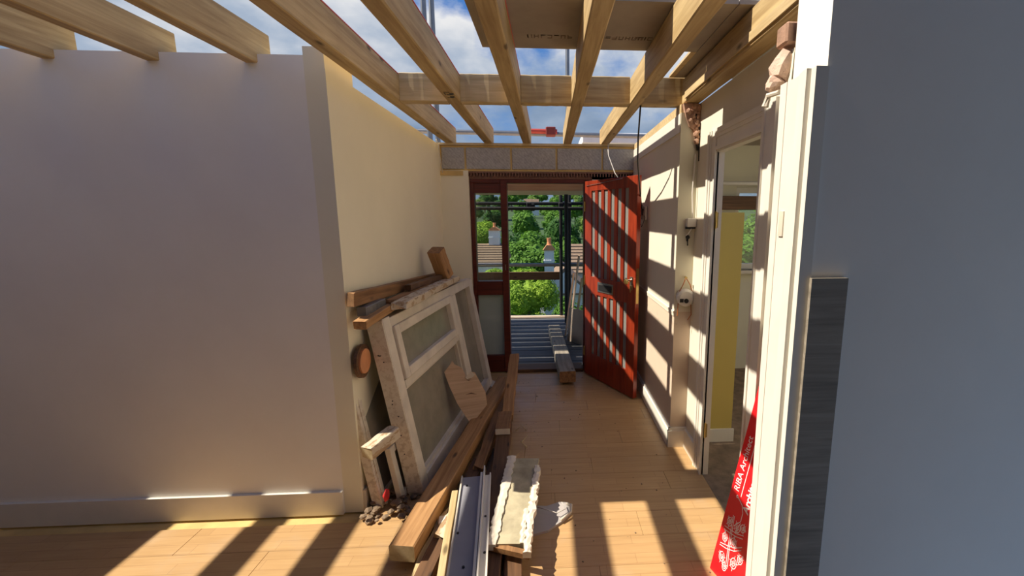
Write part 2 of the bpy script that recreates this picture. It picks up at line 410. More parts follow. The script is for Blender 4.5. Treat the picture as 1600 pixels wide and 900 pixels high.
# side room seen through the doorway
struct(bx(3.2, 3.3, 1.45, 4.8, 0, 2.42).build('wall_side_room', M['cream']))
struct(bx(1.03, 3.3, 3.3, 4.80, 2.42, 2.45).build('ceiling_side_room', M['sheet']))
pw = struct(MB().box(1.035, 1.37, 3.0, 3.10, 0, 1.715).build('wall_partition', M['yellow']))
struct(bx(1.035, 1.385, 2.985, 3.0, 0, .10).build('baseboard_partition', M['white']))
wb = MB().box(1.12, 1.98, 4.56, 4.8, 0, 2.42).box(2.75, 3.3, 4.56, 4.8, 0, 2.42).box(1.98, 2.75, 4.56, 4.8, 0, 1.12).box(1.98, 2.75, 4.56, 4.8, 2.0, 2.42)
struct(wb.build('wall_back_right', M['greenish']))
wn = struct(MB().box(1.98,2.04,4.62,4.68,1.12,2.0).box(2.69,2.75,4.62,4.68,1.12,2.0).box(2.04,2.69,4.62,4.68,1.94,2.0).box(2.04,2.69,4.62,4.68,1.12,1.18).box(2.34,2.38,4.62,4.68,1.18,1.94).build('window_1', M['white']))
MB().box(2.04,2.34,4.645,4.65,1.18,1.94).build('pane', M['glass'], wn); MB().box(2.38,2.69,4.645,4.65,1.18,1.94).build('pane', M['glass'], wn)
MB().box(1.94,2.8,4.46,4.62,1.09,1.12).build('sill', M['offwhite'], wn)
tag(MB().box(1.70, 3.1, 4.44, 4.52, 1.76, 1.90).bevel(.006).build('window_beam', M['dark']), 'dark brown blind hanging over the window of the side room', 'crossbeam')  # dark timber beam crossing the side room window
tag(MB().tube([(1.12,4.40,2.02),(3.2,4.40,2.03)], .022, 10).build('white_pipe', M['plastic'], smooth=True), 'white pipe running high across the side room above the window', 'pipe')

# near cross wall with the white-lined opening the view passes through
struct(bx(.79, 3.3, 1.262, 1.44, 0, 2.56).build('wall_near_right', M['extwhite']))
nj = struct(MB().box(.752, .79, 1.252, 1.44, 0, 2.10).build('trim_near_jamb', M['white']))
MB().box(.738,.752,1.275,1.30,0,2.10).box(.744,.752,1.30,1.325,0,2.10).box(.7495,.752,1.40,1.438,0,2.10).build('stop_bead', M['white'], nj)
MB().box(.792,.86,1.452,1.462,0,2.10).build('far_casing', M['white'], nj)
g = MB(); g.tube([(.748,1.44,2.08),(.742,1.50,2.085),(.735,1.505,2.05)], [.008,.010,.012], 8); g.build('moulding_end', M['offwhite'], nj)
MB().box(.786,.90,1.240,1.262,0,1.50).build('shade_side_strip', M['grey'], nj)  # grey strip puts the shade of the jamb's unlit side into colour
MB().box(.748,.752,1.36,1.385,1.62,1.70).build('keep_plate', M['offwhite'], nj)

# front wall: block course over steel lintel
lc = struct(MB().box(-1.10, .96, 4.585, 4.80, 2.145, 2.395).build('trim_block_course', M['mortar']))
xs = [(-1.07,-.845),(-.826,-.385),(-.366,.075),(.094,.545),(.564,.93)]
for a, c in xs: bx(a, c, 4.572, 4.75, 2.165, 2.375).bevel(.004).build('block', M['block'], lc)
struct(bx(-1.12, .98, 4.565, 4.78, 2.397, 2.42).build('trim_head_plate', M['pine_fresh']))
ll = MB().box(-.90, .92, 4.575, 4.80, 2.127, 2.143).box(-.86, .92, 4.60, 4.80, 2.07, 2.127)
for i in range(60): ll.box(-.88+i*.03, -.868+i*.03, 4.572, 4.60, 2.095, 2.126)
struct(ll.build('trim_steel_lintel', M['lintel']))
struct(MB().box(-1.086,-.86,4.55,4.585,2.10,2.145).build('trim_pad_board', M['mortar']))
struct(bx(.45, .90, 4.60, 4.80, 0, 2.125).build('wall_back_right_nib', M['whitewall']))

# ================================================================== FRONT DOOR SET
fr = thing('door_frame', 'dark red hardwood entrance frame with a glazed sidelight left of the opening', 'door frame', (-.2, 4.62, 0))
fr['kind'] = 'structure'; del fr['category']
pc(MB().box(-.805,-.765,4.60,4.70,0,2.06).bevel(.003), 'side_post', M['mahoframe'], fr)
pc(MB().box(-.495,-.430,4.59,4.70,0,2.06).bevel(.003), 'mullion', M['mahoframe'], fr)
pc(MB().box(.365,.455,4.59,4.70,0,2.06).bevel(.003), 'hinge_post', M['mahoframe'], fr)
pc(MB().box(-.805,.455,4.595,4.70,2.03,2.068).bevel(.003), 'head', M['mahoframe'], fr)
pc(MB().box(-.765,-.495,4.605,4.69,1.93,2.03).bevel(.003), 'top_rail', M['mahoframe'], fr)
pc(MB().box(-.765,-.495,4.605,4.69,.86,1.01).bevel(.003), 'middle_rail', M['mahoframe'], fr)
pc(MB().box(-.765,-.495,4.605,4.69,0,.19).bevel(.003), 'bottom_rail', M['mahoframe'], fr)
pc(MB().box(-.43,.365,4.58,4.78,-.01,.03).bevel(.003), 'threshold', M['dark'], fr)
pc(MB().box(-.765,-.495,4.645,4.651,1.01,1.93), 'clear_pane', M['glass'], fr)
pc(MB().box(-.765,-.495,4.645,4.651,.19,.86), 'frosted_pane', M['frost'], fr)
pc(MB().box(-.468,-.456,4.584,4.592,1.13,1.19), 'lock_keep', M['chrome'], fr)
# the leaf, hinged on the right and standing open into the hall
dl = thing('front_door', 'red hardwood front door with tall glass slits standing open into the hall', 'door', (.372, 4.50, .012), (0, 0, math.atan2(-.72, .395)))
def dp(mb, name, mat, par=dl): return mb.build(name, mat, par)
T = .045
dp(MB().box(0,.115,0,T,0,2.03).bevel(.002), 'hinge_stile', M['maho'])
dp(MB().box(.70,.82,0,T,0,2.03).bevel(.002), 'lock_stile', M['maho'])
dp(MB().box(.115,.70,0,T,1.93,2.03).bevel(.002), 'top_rail', M['maho'])
dp(MB().box(.115,.70,0,T,.89,1.07).bevel(.002), 'middle_rail', M['maho'])
dp(MB().box(.115,.70,0,T,0,.25).bevel(.002), 'bottom_rail', M['maho'])
nL = 6; pitchx = (.585)/(nL*2-1+0.0)
lite = .058; bar = (.585-nL*lite)/(nL-1)
for (z0, z1) in ((1.07,1.93), (.25,.89)):
    for i in range(nL):
        x0 = .115+i*(lite+bar)
        if i < nL-1: dp(MB().box(x0+lite, x0+lite+bar, .002, .030, z0, z1).bevel(.002), 'glazing_bar', M['maho'])
        dp(MB().box(x0-.002, x0+lite+.002, .013, .017, z0, z1), 'pane', M['slit'])
lp = dp(MB().box(.24,.50,-.006,0,.93,1.03).bevel(.002), 'letter_plate', M['chrome'])
dp(MB().box(.265,.475,-.013,-.006,.95,1.01).bevel(.003), 'letter_flap', M['steel'])
dp(MB().box(.745,.785,-.006,0,1.02,1.14).bevel(.003).tube([(.765,-.006,1.11),(.765,-.05,1.11),(.765,-.062,1.11)], [.012,.012,.026], 14), 'lock', M['chrome'])
dp(MB().tube([(.765,-.06,1.10),(.768,-.075,1.10)], [.026,.018], 14).box(.76,.77,-.015,-.008,1.0,1.06), 'knob', M['brass'])
dp(MB().box(.8205,.823,.008,.037,.90,1.22), 'lock_edge', M['brass'])
for z in (.25, 1.02, 1.78): dp(MB().tube([(0,-.004,z-.05),(0,-.004,z+.05)], .007, 8), 'hinge', M['brass'])
dp(MB().tube([(.03,-.006,1.985),(.33,-.007,1.998),(.62,-.006,2.015)], .0025, 6), 'chain_stay', M['chrome'])

# ================================================================== ROOF TIMBERS
Z0, Z1 = 2.42, 2.585
def rafter(x, y0, y1, label, group, wd=.082, seed=0, tape=True):
    t = thing('rafter', label, 'rafter', (x, y0, Z0), (0, 0, R(90)), group)
    b_ = timber_bm(y1-y0, wd, Z1-Z0, 0, seed).build('joist', M['pine'], t)
    if tape: MB().box(.0, y1-y0, -wd/2-.001, -wd/2+.010, Z1-Z0-.002, Z1-Z0+.003).build('tape_strip', M['pink'], t)
    return t
G = 'roof rafters running to the front wall'
rafter(-.99, 1.6, 4.72, 'pale pine rafter lying along the top of the cream left wall', G, seed=1)
rafter(-.605, 1.6, 4.72, 'pine rafter with a dark stamp, second from the cream left wall', G, seed=2)
rafter(-.215, 1.6, 4.72, 'middle pine rafter passing under the left edge of the roof sheet', G, seed=3)
rafter(.197, 1.6, 4.72, 'pine rafter above the open doorway, fourth from the left wall', G, seed=4)
rafter(.585, 1.6, 4.72, 'pine rafter ending over the red door, nearest the right wall', G, seed=5)
wbm = thing('wall_beam', 'long doubled pine beam along the head of the right wall', 'beam', (.945, 1.46, 2.42), (0,0,R(90)))
timber_bm(1.60, .105, .165, 0, 8).build('joist', M['pine'], wbm)
MB().box(.0,1.45,.053,.062,.02,.06).build('side_batten', M['pine_fresh'], wbm)
G2 = 'rafters over the open side room'
for i, x in enumerate((-1.43,-1.88,-2.35,-2.82,-3.25,-3.68)):
    lab = ('nearest the cream wall end','second from the cream wall end','third from the cream wall end','fourth from the cream wall end','second from the outer left side','outermost on the left')[i]
    rafter(x, -2.3, 2.44, 'pine rafter over the white return wall, '+lab, G2, .06, 20+i, tape=False)
nx = [(-.948,-.647,'between the wall rafter and the stamped rafter'),(-.563,-.257,'between the stamped rafter and the middle rafter'),
      (-.173,.155,'between the middle and fourth rafters'),(.239,.543,'between the fourth rafter and the one over the red door'),(.627,.985,'meeting the beam on the right wall')]
for i, (a, c, lab) in enumerate(nx):
    o = timber('noggin', (a, 3.04, 2.42), (c, 3.04, 2.42), .075, .175, M['pine_fresh'] if i in (0,1) else M['pine'], seed=30+i)
    tag(o, 'short pine noggin '+lab, 'noggin', 'noggins across the rafters')
# grader's stamp on the second rafter, carpenter's marks
st = MB()
for k,(x,y,dx,dy) in enumerate(((-.62,2.78,.03,.0),(-.62,2.80,.0,.03),(-.59,2.80,.02,.02),(-.61,2.84,.03,-.01),(-.60,2.87,.02,.02),(-.62,2.90,.03,.0))):
    st.box(min(x,x+dx)-.003, max(x,x+dx)+.003, min(y,y+dy)-.003, max(y,y+dy)+.003, 2.4185, 2.4198)
tag(st.build('ink_stamp', M['black']), 'small black ink stamp under the second rafter from left', 'stamp', kind='stuff')
# roof sheets laid over the rafters, edge towards the opening
sh = thing('roof_sheet', 'brown grey decking sheet laid over the rafters at the top', 'sheet', (0, 2.3, 2.59))
pc(MB().box(-.35, .83, 2.00, 2.55, 2.592, 2.610), 'panel', M['sheet'], sh)
mk = MB(); rr = random.Random(5)
def glyph(mb, x, y):
    for _ in range(3):
        if rr.random() < .5: mb.box(x, x+.026, y+rr.choice((0,.015,.03)), 0, 2.5905, 2.5918) if 0 else mb.box(x, x+.024, (yy:=y+rr.choice((0,.016,.032))), yy+.005, 2.5905, 2.5918)
        else: mb.box((xx:=x+rr.choice((0,.019))), xx+.005, y, y+.036, 2.5905, 2.5918)
for x0, n in ((-.10,7),(.30,6),(.45,3)):
    for i in range(n): glyph(mk, x0+i*.034, 2.37)
pc(mk, 'printed_mark', plain('faded_print', (.20,.15,.115), .8), sh)['kind'] = 'stuff'
sh2 = thing('roof_sheet', 'second decking sheet at the right with a pale strip of batten on its edge', 'sheet', (.9, 2.5, 2.59))
pc(MB().box(.834, 1.30, 2.00, 3.00, 2.592, 2.610), 'panel', M['sheet'], sh2)
pc(MB().box(.80, .833, 2.552, 3.0, 2.592, 2.606), 'edge_batten', M['pine_fresh'], sh2)
mk = MB()
for x0, n in ((.86,2),):
    for i in range(n): glyph(mk, x0+i*.034, 2.37)
# ================================================================== NEAR RIGHT DETAILS
lump = MB(); rr = random.Random(9)
def rock(mb, c, r, seed, sq=(1,1,1)):
    rn = random.Random(seed); t = bmesh.ops.create_icosphere(mb.bm, subdivisions=1 if r < .03 else 2, radius=1)
    for v_ in t['verts']:
        d = v_.co.copy(); k = 1+.45*noise.noise(d*1.7+Vector((seed*3.1,0,0)))+rn.uniform(-.06,.06)
        v_.co = Vector(c)+Vector((d.x*r*k*sq[0], d.y*r*k*sq[1], d.z*r*k*sq[2]))
rock(lump, (.80,1.50,2.175), .055, 4, (1,.7,1.0)); rock(lump, (.765,1.505,2.125), .035, 6, (.9,.7,.8))
tag(lump.build('plaster_lump', M['plaster']), 'ragged lump of pink plaster hanging above the white jamb', 'plaster')
br = MB(); br.box(.765,.86,1.455,1.52,2.235,2.30); br.bevel(.006)
tag(br.build('loose_brick', M['brick']), 'loose old brick end above the ragged plaster lump', 'brick')
tag(MB().prism([(.79,1.452,2.10),(.84,1.452,2.10),(.84,1.452,2.24),(.795,1.452,2.22)], (0,.02,0)).build('wall_patch', M['cream']), 'cream painted plaster patch beside the lump above the jamb', 'plaster')

# ================================================================== RED SIGN
A = Vector((.765, 1.815, 0)); W = Vector((.30, -.954, 0)).normalized(); back = Vector((.954, .30, 0)).normalized()
D = (back*.244 + Vector((0,0,.97))).normalized()
Nn = W.cross(D).normalized()
if Nn.x > 0: Nn = -Nn
# local frame: X along the long side (up), Y across pointing back along -W so text reads upward
Rm = Matrix((D, -W, D.cross(-W))).transposed()
sg = thing('architect_sign', 'red advertising board with white lettering leaning against the right wall', 'sign', A, Rm.to_euler())
zf = 1 if (D.cross(-W)).dot(Nn) > 0 else -1
MB().box(0, 1.02, -.34, 0, -.004, 0).build('board', M['signred'], sg)
def text(s, x, y, size, par, mat, name='lettering', shear=.0, bold=0, sp=1.0):
    cu = bpy.data.curves.new(name, 'FONT'); cu.body = s; cu.size = size; cu.extrude = .0006; cu.shear = shear; cu.offset = bold; cu.space_character = sp
    o = bpy.data.objects.new(name, cu); COL.objects.link(o)
    bpy.context.view_layer.update()
    me = bpy.data.meshes.new_from_object(o.evaluated_get(bpy.context.evaluated_depsgraph_get()))
    bpy.data.objects.remove(o); me.materials.clear(); me.materials.append(mat)
    return link(name, me, par, (x, y, .0008))
text('RIBA Architect', .42, -.047, .044, sg, M['signwhite'])
MB().box(.41,.80,-.069,-.0655,0,.0012).build('underline', M['signwhite'], sg)
text('Architects', .36, -.128, .048, sg, M['signwhite'], bold=.0012)
lg = MB(); rr = random.Random(21)
def stroke(pts, r=.0016):
    for p, q_ in zip(pts, pts[1:]):
        p = Vector((p[0], p[1]*.72, .001)); q_ = Vector((q_[0], q_[1]*.72, .001)); d = (q_-p); 
        if d.length < 1e-5: continue
        n_ = Vector((-d.y, d.x, 0)).normalized()*r
        lg.prism([p-n_, q_-n_, q_+n_, p+n_], (0,0,.0006))
def curl(cx, cy, r, a0, a1, n=14, gx=0): return [(cx+(r+gx*i/n)*math.cos(a0+(a1-a0)*i/n), cy+(r+gx*i/n)*math.sin(a0+(a1-a0)*i/n)) for i in range(n+1)]
# sketch of scrolling stems and buildings, drawn in white line
stroke([(.08,-.12),(.16,-.10),(.24,-.085),(.31,-.075)]); stroke([(.08,-.135),(.16,-.112),(.24,-.097),(.31,-.085)])
stroke([(.14,-.03),(.15,-.09),(.17,-.15),(.20,-.20)]); stroke([(.15,-.03),(.165,-.09),(.185,-.15),(.215,-.20)])
stroke([(.22,-.03),(.225,-.08),(.235,-.14),(.25,-.19)]); stroke([(.235,-.03),(.24,-.08),(.25,-.14),(.265,-.19)])
for (cx, cy, r) in ((.10,-.07,.022),(.12,-.17,.024),(.19,-.055,.02),(.20,-.13,.022),(.27,-.06,.02),(.275,-.13,.022),(.07,-.11,.018),(.29,-.17,.018),(.16,-.21,.02)):
    stroke(curl(cx, cy, r, 0, 6.0, 16)); stroke(curl(cx, cy, r*.5, 1, 6.5, 10))
    for k in range(6):
        a = rr.uniform(0,6.28); stroke([(cx,cy),(cx+r*1.5*math.cos(a),cy+r*1.5*math.sin(a))], .001)
stroke([(.27,-.10),(.31,-.14),(.35,-.14),(.38,-.12),(.395,-.085),(.40,-.07)], .0018)
stroke(curl(.40,-.065,.006,0,6.3,10))
lg.build('drawing', M['signwhite'], sg)
# ================================================================== WINDOW FRAMES LEANING ON THE LEFT WALL
BL = Vector((-.772, 2.456, .0)); U = Vector((.099, .995, 0)).normalized(); V = Vector((-.166, .016, .986)).normalized(); NN = U.cross(V).normalized()   # towards the room (+x)
Rf = Matrix((U, V, NN)).transposed().to_euler()
wf = thing('window_frame', 'large white glazed window frame leaning on the cream left wall', 'window frame', BL+Vector((0,0,.012)), Rf)
def fb(u0,u1,v0,v1,n0,n1,name,mat,bev=.003): return MB().box(u0,u1,v0,v1,n0,n1).bevel(bev).build(name, mat, wf)
fb(0,.085,0,1.11,-.10,0,'jamb',M['offwhite']); fb(1.72,1.82,0,1.09,-.10,0,'jamb',M['offwhite'])
fb(.085,1.72,1.03,1.10,-.10,0,'head',M['offwhite']); fb(.085,1.72,0,.085,-.10,0,'sill',M['offwhite'])
fb(1.13,1.20,.085,1.03,-.10,.006,'mullion',M['offwhite']); fb(1.215,1.29,.085,1.03,-.09,-.004,'mullion',M['offwhite'])
fb(.085,1.13,.655,.705,-.10,.004,'transom',M['offwhite'])
s1 = thing  # top-hung sash
def sash(u0,u1,v0,v1,w_,name,glass):
    mb = MB().box(u0,u0+w_,v0,v1,-.06,.018).box(u1-w_,u1,v0,v1,-.06,.018).box(u0+w_,u1-w_,v1-w_,v1,-.06,.018).box(u0+w_,u1-w_,v0,v0+w_,-.06,.018)
    mb.bevel(.004); o = mb.build(name, M['offwhite'], wf)
    MB().box(u0+w_-.004,u1-w_+.004,v0+w_-.004,v1-w_+.004,-.028,-.022).build('pane', glass, o); return o
sash(.09,1.125,.71,1.045,.058,'top_sash',M['dirtyglass'])
MB().box(.082,1.135,.085,.655,-.055,-.048).build('lower_pane', M['dirtyglass'], wf)
MB().box(1.285,1.725,.08,1.035,-.055,-.048).build('side_pane', M['dirtyglass'], wf)
MB().box(.085,.105,.085,.655,-.05,-.02).box(1.11,1.13,.085,.655,-.05,-.02).box(.105,1.11,.635,.655,-.05,-.02).box(.105,1.11,.085,.105,-.05,-.02).build('glazing_bead', M['offwhite'], wf)
MB().box(-.006,.0,.02,1.10,-.098,-.004).build('raw_edge', M['rawedge'], wf)
hl = MB()
for v_ in (.62,.60,.52,.42,.40,.86,.28): hl.tube([(-.0065,v_,-.05+.01*math.sin(v_*40)),(-.0085,v_,-.05+.01*math.sin(v_*40))], .004, 8)
hl.build('screw_hole', M['black'], wf)
hk = MB().tube([(-.002,.90,-.06),(-.03,.905,-.05),(-.05,.915,-.048)], .004, 6); hk.build('bent_nail', M['black'], wf)
tp = MB(); tp.prism([(.35,1.10,.0),(1.75,1.09,.0),(1.75,1.10,-.16),(.30,1.12,-.17)], (0,.012,0)); tp.build('top_board', M['offwhite'], wf)
# smaller sash stacked behind its foot
sf = thing('small_sash', 'small white casement sash tucked behind the foot of the big window frame', 'sash', (-.885,2.40,.012), Rf)
mb = MB().box(0,.045,0,.34,-.035,0).box(.36,.405,0,.34,-.035,0).box(.045,.36,.295,.34,-.035,0).box(.045,.36,0,.045,-.035,0).bevel(.003); mb.build('frame', M['offwhite'], sf)
MB().box(.04,.365,.04,.30,-.02,-.016).build('pane', M['dirtyglass'], sf)
# second frame behind: stripped post with grooves
pp = thing('stripped_frame', 'second frame of stripped pale timber leaning behind the big window frame', 'window frame', (-.985,2.34,.012), Rf)
MB().box(0,.07,0,1.06,-.05,0).box(.0,.012,0,1.06,0,.006).box(.03,.04,0,1.06,0,.006).bevel(.002).build('jamb', M['rawedge'], pp)
MB().box(.07,1.35,.99,1.06,-.05,0).bevel(.002).build('head', M['rawedge'], pp)
MB().box(1.35,1.42,0,1.06,-.05,0).bevel(.002).build('jamb', M['rawedge'], pp)
MB().box(.07,1.35,0,.06,-.05,0).bevel(.002).build('sill', M['rawedge'], pp)
MB().box(.065,1.355,.055,.995,-.03,-.025).build('pane', M['dirtyglass'], pp)
# block of wood, terracotta piece, red cloth, rubble
tag(timber('wood_block', (-.985,2.22,.395), (-.90,2.40,.425), .075,.07, M['painted'], seed=71, rag=.1, endmat=M['endgrain']), 'short pale wood block jutting from the stripped frame', 'wood block')
tl = MB(); tl.tube([(-1.052,2.40,.885),(-1.035,2.40,.885)], .070, 20); 
tlo = tag(tl.build('clay_disc', M['terra']), 'orange clay disc in a dark ring hanging on the cream wall end', 'clay disc')
MB().tube([(-1.062,2.40,.885),(-1.045,2.40,.885)], .095, 20).build('ring', M['dark'], tlo)
rc = MB(); rock(rc, (-.945,2.32,.11), .032, 12, (.5,1.0,1.0)); tag(rc.build('red_rag', M['redcloth'], smooth=True), 'scrap of bright red rag at the foot of the stripped frame', 'rag')

# ================================================================== TIMBER ON TOP OF THE FRAMES
G3 = 'old timbers laid on top of the window frames'
def tb(*a, label, group=G3, name='old_timber', **k):
    return tag(timber(name, *a, **k), label, 'timber', group)
tb((-1.045,2.30,1.215),(-1.045,4.28,1.085), .045,.075, M['old'], label='long brown timber lying against the cream wall behind the frames', rag=.3, seed=41)
tb((-.985,2.25,1.105),(-.985,2.93,1.125), .07,.045, M['orange'], label='short orange brown timber nearest the camera on top of the frames', rag=.2, seed=42)
tb((-.97,2.66,1.145),(-.955,3.78,1.135), .06,.04, M['old'], label='thin brown batten on the frames behind the short orange timber', rag=.5, seed=43)
tb((-.90,2.62,1.135),(-.865,3.95,1.115), .09,.045, M['painted'], label='thick plaster-crusted timber along the top edge of the white frame', rag=.8, seed=44)
tb((-.965,3.0,1.19),(-.93,3.85,1.16), .05,.035, M['dark'], label='dark splintered batten at the back of the pile on the frames', rag=.8, seed=45)
tag(timber('offcut_block', (-.915,3.74,1.155), (-.955,3.62,1.39), .115,.10, M['orange'], seed=46, endmat=M['old']), 'thick brown offcut standing tilted on top of the frames', 'wood block')
tag(timber('mastic_tube', (-1.02,2.36,1.15), (-1.01,2.62,1.15), .05,.05, M['galv'], seed=47), 'short grey metal offcut behind the orange timber on the frames', 'metal offcut')

# ================================================================== PILE ON THE FLOOR
G4 = 'loose timbers on the floor'
tb((-.718,1.885,.050),(-.440,4.02,.075), .125,.085, M['orange'], label='long squared beam lying on the floor with its sawn end towards the camera', group=G4, name='floor_beam', seed=51, endmat=M['endgrain'])
ms = MB(); 
for k, (x,y) in enumerate(((-.755,2.02),(-.735,2.03))): pass
tb((-.275,1.45,.012),(-.355,3.20,.07), .105,.06, M['dark'], label='dark brown plank lying flat between the white trim and broken board', group=G4, name='dark_plank', seed=52, rag=.3)
o = tb((-.345,3.25,.08),(-.345,4.08,.32), .088,.06, M['orange'], label='orange timber propped up with its far end raised near the doorway', group=G4, name='propped_timber', seed=53, rag=.4)
tag(timber('timber_stub', (-.35,2.95,.128),(-.358,3.22,.138), .105,.045, M['old'], seed=57, endmat=M['sheet_edge']), 'short stub with a pale sawn end lying on the dark plank', 'wood block')
tb((-.47,2.62,.03),(-.42,3.70,.06), .07,.05, M['old'], label='brown batten between the long beam and the dark plank', group=G4, seed=54, rag=.5)
tb((-.63,1.50,.012),(-.49,2.75,.012), .08,.045, M['dark'], label='dark timber partly under the white grooved trim', group=G4, seed=55, rag=.5)
tb((-.66,1.62,.005),(-.60,2.22,.03), .035,.03, M['pine_fresh'], label='thin splintered pale batten beside the sawn end of the long beam', group=G4, seed=56, rag=1.2)
tb((-.462,1.45,.075),(-.552,2.30,.085), .035,.05, M['pine_fresh'], label='narrow yellowish strip along the left edge of the grey trim', group=G4, name='yellow_strip', seed=58)
tb((-.56,2.0,.03),(-.50,2.20,.05), .10,.05, M['painted'], label='stubby pale offcut under the long beam', group=G4, name='pale_offcut', seed=59, rag=.6)
tb((-.40,1.40,.0),(-.37,2.9,.0), .09,.045, M['dark'], label='dark timber lowest in the pile, under the grey trim', group=G4, seed=60, rag=.4)
tb((-.16,1.45,.0),(-.22,2.3,.0), .085,.05, M['dark'], label='dark timber under the broken painted board', group=G4, seed=61, rag=.4)
tb((-.79,2.12,.0),(-.60,2.15,.0), .06,.045, M['dark'], label='short dark packer under the near end of the long beam', group=G4, name='timber_packer', seed=63)
# board piece with torn corner leaning on the frame
pb = MB(); pts = [(.03,-.01),(.07,-.005),(.175,.10),(.17,.20),(.10,.36),(.07,.37),(.06,.33),(.035,.335),(.0,.41),(-.05,.44),(-.065,.47),(-.085,.44),(-.13,.39),(-.10,.28),(-.05,.14)]
pbo = pb.prism([(x, y_, 0) for x, y_ in pts], (0,0,.012)).build('torn_board', M['tan'])
cX = Vector((.92,.35,-.02)).normalized(); cN = Vector((.40,-.86,.33)); cN = (cN-cX*cN.dot(cX)).normalized(); cY = cN.cross(cX)
pbo.location = (-.655,3.16,.135); pbo.rotation_euler = (Matrix((cX,cY,cN)).transposed()).to_euler()
ck = MB().tube([(.02,.20,.013),(.06,.205,.014),(.10,.19,.013)], [.001,.004,.001], 5); ck.build('crack', M['dark'], pbo)
ck = MB().prism([(.02,.33,.012),(.05,.30,.012),(.10,.345,.012),(.07,.37,.012)], (0,0,.006)); ck.build('splintered_edge', M['painted'], pbo)
tag(pbo, 'torn tan board with broken corner propped against the window glass', 'board')
# grooved grey and white trim (fascia) piece
ft = thing('fascia_trim', 'long grey and white fascia trim with a ribbed edge lying on the pile', 'trim', (-.375,1.45,.128), orient((-.375,1.45,.128),(-.48,2.43,.135)))
Lc = .97
MB().box(0,Lc,-.055,.052,0,.010).bevel(.002).build('flat_panel', M['uvgrey'], ft)
MB().box(0,Lc,-.068,-.055,0,.034).box(0,Lc+.05,-.080,-.073,0,.046).box(0,Lc+.05,-.073,-.068,0,.010).box(0,Lc,-.112,-.080,0,.012).box(0,Lc,-.116,-.108,0,.026).build('ribbed_edge', M['white'], ft)
MB().box(0,Lc,.050,.058,.0,.022).build('left_lip', M['offwhite'], ft)
sc_ = MB()
for (x,y_) in ((.88,.02),(.50,.035),(.28,-.01),(.60,-.095),(.35,-.10)): sc_.tube([(x,y_,.010),(x,y_,.016)], .006, 8)
sc_.build('screw', M['black'], ft)
# broken painted board with curling white paper edges
bb_ = thing('broken_board', 'broken khaki board with crusted white painted edges, lying tilted', 'board', (-.298,1.88,.105), orient((-.20,1.835,.08),(-.165,2.53,.110)))
def ragged(x0,x1,y0,y1,z0,z1,amp,seed,n=22):
    rn = random.Random(seed); mb = MB(); bm = mb.bm; ring=[]
    for i in range(n+1):
        x = x0+(x1-x0)*i/n; a = y0+rn.uniform(-amp,amp); c = y1+rn.uniform(-amp,amp); zz = z1+rn.uniform(-.3,1)*amp*.8
        ring.append([bm.verts.new(p) for p in ((x,a,z0),(x,c,z0),(x,c,zz),(x,(a+c)/2,zz+rn.uniform(0,amp)),(x,a,zz))])
    for A_,B_ in zip(ring, ring[1:]):
        for k in range(5): bm.faces.new((A_[k],A_[(k+1)%5],B_[(k+1)%5],B_[k]))
    bm.faces.new(ring[0][::-1]); bm.faces.new(ring[-1]); return mb
ragged(0,.70,-.185,0,0,.022,.003,1).build('panel', M['khaki'], bb_)
ragged(-.01,.72,-.034,.014,-.004,.030,.006,2,40).build('left_edge', M['offwhite'], bb_)
ragged(-.06,.62,-.200,-.165,.0,.030,.008,3,40).build('right_edge', M['offwhite'], bb_)
ragged(.0,.24,-.165,-.14,.0,.029,.006,4,16).build('paint_flake', M['offwhite'], bb_)
MB().prism([(-.005,.0,-.012),(-.06,-.195,-.012),(-.06,-.195,.015),(-.005,.0,.015)], (.03,0,0)).build('torn_end', M['old'], bb_)
# grey card fragment
gt = MB().prism([(-.115,2.31,.0),(-.03,2.30,.0),(.05,2.335,.0),(.10,2.325,.0),(.115,2.24,.0),(.06,2.17,.0),(-.02,2.10,.0),(-.115,2.07,.0)], (0,0,.014))
gto = gt.build('plaster_fragment', M['greytile']); tag(gto, 'flat grey plaster fragment on the floor right of the broken board', 'plaster')
MB().tube([(.09,2.31,.018),(.115,2.28,.03),(.11,2.22,.03),(.05,2.165,.02)], .007, 8).build('curled_edge', M['offwhite'], gto)
wr_ = MB().tube([(-.08,2.27,.03),(-.03,2.22,.05),(.03,2.20,.04),(.08,2.24,.035),(.06,2.28,.05)], .003, 6)
tag(wr_.build('bent_wire', M['plastic'], smooth=True), 'thin pale wire bent over the grey plaster fragment', 'wire')
tag(MB().prism([(-.60,2.10,.062),(-.52,2.12,.062),(-.53,2.17,.062),(-.61,2.16,.062)], (0,0,.02)).bevel(.003).build('white_scrap', M['white']), 'small white plastic scrap between the long beam and the yellowish strip', 'scrap')
tag(MB().prism([(-.72,4.24,.0),(-.56,4.12,.0),(-.50,4.20,.0),(-.62,4.34,.0)], (0,0,.02)).bevel(.003).build('pale_offcut', M['offwhite']), 'flat pale offcut on the floor behind the foot of the big window frame', 'offcut')
tag(MB().tube([(.765,1.235,.42),(.78,1.228,.44),(.80,1.232,.43),(.82,1.228,.45)], [.004,.012,.010,.004], 6).build('splintered_timber', M['pine_fresh']), 'splintered raw timber at the foot of the near jamb', 'splinter')
